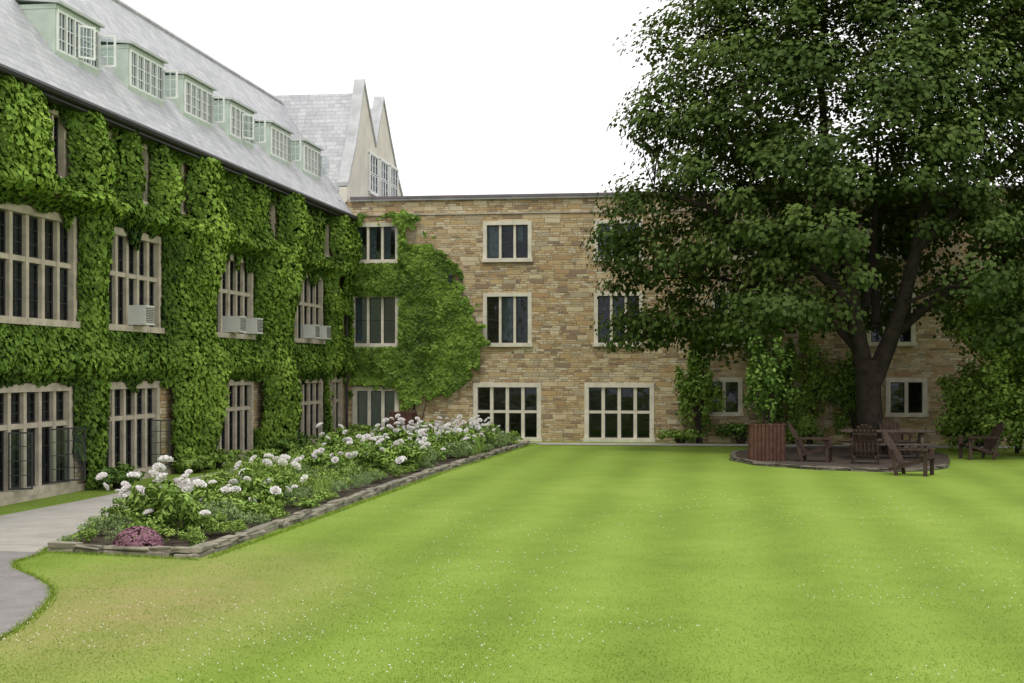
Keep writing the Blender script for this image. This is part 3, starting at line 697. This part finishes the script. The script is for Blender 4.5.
def bedleft(y): return float(np.interp(y,[19.4,20.9,23.4,27,49],[-9.4,-9.75,-10.3,-10.85,-10.85]))
def bedright(y): return float(np.interp(y,[19,35,49.3],[-7.2,-7.05,-6.6]))
sed=[(-8.15,19.35)]
peony=[(-8.15,20.7,1.1),(-8.75,21.2,1.15),(-9.0,22.0,1.0),(-7.75,23.9,1.1),(-8.15,24.9,1.0)]
for k in range(34):
    y=random.uniform(31,40) if k<6 else random.uniform(37.5,48.8)
    peony.append((random.uniform(-10.3,bedright(y)-.5),y,random.uniform(.85,1.12)))
y=19.55
while y<49.0:
    x=bedleft(y)+.25
    while x<bedright(y)-.1:
        px=x+random.uniform(-.15,.15); py=y+random.uniform(-.2,.2)
        if all((px-a)**2+(py-b_)**2>.13 for a,b_ in sed) and all((px-a)**2+(py-b_)**2>.12 for a,b_,_ in peony):
            mid_=25.5<y<36
            kd=random.choices(['bush','fine','light','blade'],[1.5,3.5,5,1.5] if mid_ else [2.5,3.5,3,1.5])[0]
            s_=random.uniform(.7,1.12)*(.65 if y<20.4 else 1)*(.85 if mid_ else 1)
            if px>-7.75 and y<36: s_*=.75
            if px<bedleft(y)+.8 and y<30: s_*=.65
            put('garden_plant',random.choice(PM[kd]),(px,py,.04),rot=random.uniform(0,6.28),label=LAB[kd],category='plant',group='plants in the flower bed',scale=(s_,s_,s_*random.uniform(.7,1.3)))
        x+=random.uniform(.52,.68)
    y+=random.uniform(.48,.60) if y<36 else random.uniform(.66,.85)
def blossom():
    mb=MB()
    for ring,(cnt,el_,R) in enumerate(((9,.1,.085),(8,.5,.08),(7,.95,.07),(5,1.35,.05))):
        for k in range(cnt):
            a=k*2*math.pi/cnt+ring*.4+random.uniform(-.1,.1); e2=el_+random.uniform(-.1,.1)
            d=Vector((math.cos(a)*math.cos(e2),math.sin(a)*math.cos(e2),math.sin(e2))); t=Vector((-math.sin(a),math.cos(a),0)); u_=d.cross(t)*-1
            if u_.z<0: u_=-u_
            p=d*R; w=.042
            mb.add([p*.35-t*w*.3,p*.35+t*w*.3,p+t*w+u_*.01,p+d*.012+u_*.045,p-t*w+u_*.01],[(0,1,2,3,4)])
    return mb.mesh('blossom',[MAT['blossom']],False)
BL=[blossom() for _ in range(3)]
def peony_fol():
    C,Nn,Ti=blob(.5,.5,.78,900,.11,.03,clumps=20,spread=.34); return leaves('foliage',C,Nn,rng.uniform(.08,.16,len(C)),Ti+.04,[MAT['bedl']],.0,.2)
PF=[peony_fol() for _ in range(3)]
for i,(x,y,s_) in enumerate(peony):
    e=empty('peony_bush',(x,y,.05),label='green peony bush with large white blossoms',category='flowering plant',group='white peonies in the flower bed')
    e.scale=(s_,s_,s_)
    put('foliage',random.choice(PF),(0,0,0),e,rot=random.uniform(0,6),local=True)
    for k in range(random.randint(11,15) if i<5 else random.randint(7,12)):
        a=random.uniform(0,6.28); r=.70*math.sqrt(random.random())
        q=random.uniform(.6,1.2) if i<5 else random.uniform(.6,1.1)
        o=put('blossom',random.choice(BL),(r*math.cos(a),r*math.sin(a),.92-.60*r*r+random.uniform(-.40,.14)),e,local=True,scale=(q,q,q*random.uniform(.75,1)))
        o.rotation_euler=(random.uniform(-.7,.7)-.2,random.uniform(-.7,.7),random.uniform(0,6))
n=900; d=norm(rng.normal(0,1,(n,3))); d[:,2]=np.abs(d[:,2]); C=d*np.array([.36,.3,.3]); 
me=leaves('sedum',C,d+rng.normal(0,.3,(n,3)),rng.uniform(.04,.07,n),rng.random(n),[MAT['sedum']],0,.45)
put('mauve_flower_cushion',me,(sed[0][0],sed[0][1],.06),label='low round cushion of small mauve flowers',category='flowering plant')

# ---------------------------------------------------------------- lawn blades and clover
pp=np.array(PP); bp=np.array(bedpoly); tb=np.array(treebed)
def grass_pts(N,y0,y1):
    u=rng.random(N); Y=y0*(y1/y0)**u; X=rng.uniform(-.62,.36,N)*Y+rng.uniform(-1,1,N)
    k=~inpoly(X,Y,pp)&~inpoly(X,Y,bp)&~inpoly(X,Y,tb)&(X>XW+.2)
    return X[k],Y[k]
def blades(X,Y,h,w,ti,name):
    n=len(X); a=rng.uniform(0,6.28,n)
    lx=rng.normal(0,.6,n)*h; ly=rng.normal(0,.6,n)*h
    V=np.empty((n,3,3)); ca=np.cos(a)*w; sa=np.sin(a)*w
    V[:,0]=np.stack([X-ca,Y-sa,np.zeros(n)],1); V[:,1]=np.stack([X+ca,Y+sa,np.zeros(n)],1); V[:,2]=np.stack([X+lx,Y+ly,h],1)
    me=bpy.data.meshes.new(name); me.vertices.add(n*3); me.vertices.foreach_set('co',V.reshape(-1)); me.loops.add(n*3); me.loops.foreach_set('vertex_index',np.arange(n*3,dtype=np.int32))
    me.polygons.add(n); me.polygons.foreach_set('loop_start',np.arange(0,n*3,3,dtype=np.int32)); me.materials.append(MAT['grass']); me.update(calc_edges=True)
    at=me.attributes.new('tint','FLOAT','POINT'); at.data.foreach_set('value',np.repeat(np.clip(ti,0,1),3).astype(np.float32)); return me
X,Y=grass_pts(230000,9.5,34); k=rng.random(len(X))<np.clip((34-Y)/20,0,1)**1.2; X=X[k];Y=Y[k]; n=len(X)
h=rng.uniform(.007,.017,n)*(1+.5*(vn(X*1.3,Y*1.3,61)-.5)); w=rng.uniform(.003,.0055,n)
ti=.56+.45*(vn(X*.5,Y*.5,62)-.5)+.2*(vn(X*2.1,Y*2.1,66)-.5)+.05*rng.normal(0,1,n)+.14*np.sin((X+.2)*2*math.pi/1.7)
ed=[]
for P0,P1 in list(zip(pathR[3:-1],pathR[4:]))+[((-9.45,19.12),(-7.0,18.65)),((-6.92,18.8),(-6.80,35)),((-6.80,35),(-6.3,49))]:
    L0=math.dist(P0,P1); k=int(L0*(260 if P0[1]<20 else 120)); t=rng.random(k)
    ed.append(np.stack([P0[0]+(P1[0]-P0[0])*t+rng.normal(0.02,.035,k),P0[1]+(P1[1]-P0[1])*t+rng.normal(0,.035,k)],1))
ed=np.concatenate(ed); m_=len(ed)
X2=np.concatenate([X,ed[:,0]]); Y2=np.concatenate([Y,ed[:,1]]); h2=np.concatenate([h,rng.uniform(.02,.055,m_)]); w2=np.concatenate([w,rng.uniform(.004,.008,m_)]); t2=np.concatenate([ti,rng.uniform(.2,.8,m_)])
put('lawn_grass',blades(X2,Y2,h2,w2,t2,'grass'),label='short mown bright green grass of the lawn',category='grass',kind='stuff')
X,Y=grass_pts(2600,10,30); k=vn(X*.35,Y*.35,63)>.5; X=X[k];Y=Y[k]; n=len(X)
C=np.stack([X,Y,np.full(n,.03)],1); C=np.concatenate([C,C]); 
me=leaves('clover_flowers',C,np.concatenate([np.tile([0,-.3,1.],(n,1)),np.tile([0.,-1,.3],(n,1))]),np.full(2*n,.013),np.ones(2*n),[MAT['blossom']],0,.45)
put('clover_flowers',me,label='tiny white clover flowers scattered over the lawn',category='flowers',kind='stuff')

# ---------------------------------------------------------------- garden furniture
def rotbox(mb,cx,cy,cz,sx,sy,sz,rx=0,ry=0,rz=0):
    Mx=Matrix.Translation((cx,cy,cz))@Matrix.Rotation(rz,4,'Z')@Matrix.Rotation(ry,4,'Y')@Matrix.Rotation(rx,4,'X')
    mb.box(-sx/2,sx/2,-sy/2,sy/2,-sz/2,sz/2,0,Mx)
def chair_parts():
    P={}; A=.52
    mb=MB()
    for i in range(7):
        y=-.36+i*.085; rotbox(mb,0,y,.385-(y+.36)*.27,.54,.075,.022,rx=-.26)
    for sx in (-.25,.25): rotbox(mb,sx,.02,.26,.03,.95,.08,rx=-.30)
    P['seat']=mb.mesh('seat',[MAT['wood']])
    mb=MB()
    for i,(x,h) in enumerate(((-.22,.74),(-.13,.83),(-.043,.88),(.043,.88),(.13,.83),(.22,.74))):
        rotbox(mb,x*1.08,.22+h/2*math.sin(A),.20+h/2*math.cos(A),.074,.02,h,rx=-A,rz=0)
    for t in (.12,.60): rotbox(mb,0,.245+t*math.sin(A),.20+t*math.cos(A),.56,.03,.05,rx=-A)
    P['backrest']=mb.mesh('backrest',[MAT['wood']])
    mb=MB(); rotbox(mb,0,0,.575,.12,.80,.022); rotbox(mb,0,-.28,.51,.03,.09,.10); P['armrest']=mb.mesh('armrest',[MAT['wood']])
    mb=MB(); rotbox(mb,0,-.34,.28,.03,.09,.56); P['leg']=mb.mesh('leg',[MAT['wood']])
    mb=MB(); rotbox(mb,0,.34,.27,.03,.08,.56,rx=-.22); P['rear_leg']=mb.mesh('rear_leg',[MAT['wood']])
    return P
CP=chair_parts()
def chair(x,y,rot,lab,z=.06):
    e=empty('adirondack_chair',(x,y,z),label=lab,category='garden chair',group='wooden garden chairs around the tree',rot=rot)
    e.scale=(1.12,1.12,1.12)
    put('seat',CP['seat'],(0,0,0),e,local=True); put('backrest',CP['backrest'],(0,0,0),e,local=True)
    for s_ in (-.33,.33): put('armrest',CP['armrest'],(s_,0,0),e,local=True); put('leg',CP['leg'],(s_*.88,0,0),e,local=True); put('leg',CP['rear_leg'],(s_*.94,0,0),e,local=True)
chair(2.75,40.3,math.radians(78),'dark brown slatted chair beside wooden planter')
chair(4.05,39.6,math.radians(172),'dark brown slatted chair with its back to the lawn')
chair(4.85,36.2,math.radians(68),'dark brown slatted chair standing on the lawn',z=0)
chair(5.35,43.8,math.radians(10),'dark brown slatted chair beside tree trunk')
chair(7.6,43.0,math.radians(-75),'dark brown slatted chair on grass beside the tree bed',z=0)
e=empty('picnic_table',(4.85,41.75,.06),label='dark weathered wooden picnic table with attached benches',category='picnic table')
mb=MB()
for i in range(5): rotbox(mb,0,-.34+i*.17,.80,2.6,.155,.04)
put('table_top',mb.mesh('table_top',[MAT['wooddark']]),(0,0,0),e,local=True)
mb=MB()
for i in range(2): rotbox(mb,0,-.09+i*.18,.45,2.6,.16,.04)
bm_=mb.mesh('bench',[MAT['wooddark']])
for s_ in (-.72,.72): put('bench',bm_,(0,s_,0),e,local=True)
mb=MB()
rotbox(mb,0,-.42,.38,.05,.1,.90,rx=-.5); rotbox(mb,0,.42,.38,.052,.1,.90,rx=.5); rotbox(mb,.05,0,.40,.045,1.6,.09); rotbox(mb,.05,0,.72,.045,.7,.07)
lm=mb.mesh('leg_frame',[MAT['wooddark']])
for s_ in (-.95,.95): put('leg_frame',lm,(s_,0,0),e,local=True)
def planter(x,y,z,w,h,lab,rot=0.):
    e=empty('wooden_planter',(x,y,z),label=lab,category='planter',rot=rot)
    mb=MB(); n=9
    for sd_ in range(4):
        Rm=Matrix.Rotation(sd_*math.pi/2,4,'Z')
        for i in range(n):
            a=-w/2+w*(i+.5)/n
            mb.box(a-w/n*.38,a+w/n*.38,-w/2-.02-.014*(i%2),-w/2+.012,0,h,0,Rm)
        mb.box(-w/2+.03,w/2-.03,-w/2+.013,-w/2+.03,.04,h-.04,0,Rm)
    put('slatted_side',mb.mesh('slatted_side',[MAT['redwood']]),(0,0,0),e,local=True)
    mb=MB()
    for sd_ in range(4):
        mb.box(-w/2-.03,w/2-.04,-w/2-.035,-w/2+.04,h,h+.03,0,Matrix.Rotation(sd_*math.pi/2,4,'Z'))
    put('rim',mb.mesh('rim',[MAT['redwood']]),(0,0,0),e,local=True)
    mb=MB(); mb.box(-w/2+.03,w/2-.03,-w/2+.03,w/2-.03,h-.15,h-.06); put('soil',mb.mesh('soil',[soil]),(0,0,0),e,local=True)
planter(1.45,40.9,.06,.95,1.0,'square red-brown slatted wooden planter under the tree')
planter(-10.4,46.9,.05,.75,1.1,'square red-brown slatted wooden planter in flower bed')
C,Nn,Ti=blob(.8,.6,3.8,1700,.15,1.0,clumps=44,spread=.25)
e=empty('potted_shrub',(1.45,40.9,0),label='tall leafy shrub growing from wooden planter',category='shrub')
put('foliage',leaves('foliage',C,Nn,rng.uniform(.09,.17,len(C)),Ti,[MAT['shrub']],.5,.30),(0,0,0),e,local=True)
mb=MB()
for k in range(6): mb.tube([(0,0,.95),(random.uniform(-.3,.3),random.uniform(-.2,.2),1.9),(random.uniform(-.6,.6),random.uniform(-.4,.4),3.2)],[.03,.02,.008],5)
put('stems_or_backing',mb.mesh('stems_or_backing',[MAT['bark']]),(0,0,0),e,local=True)
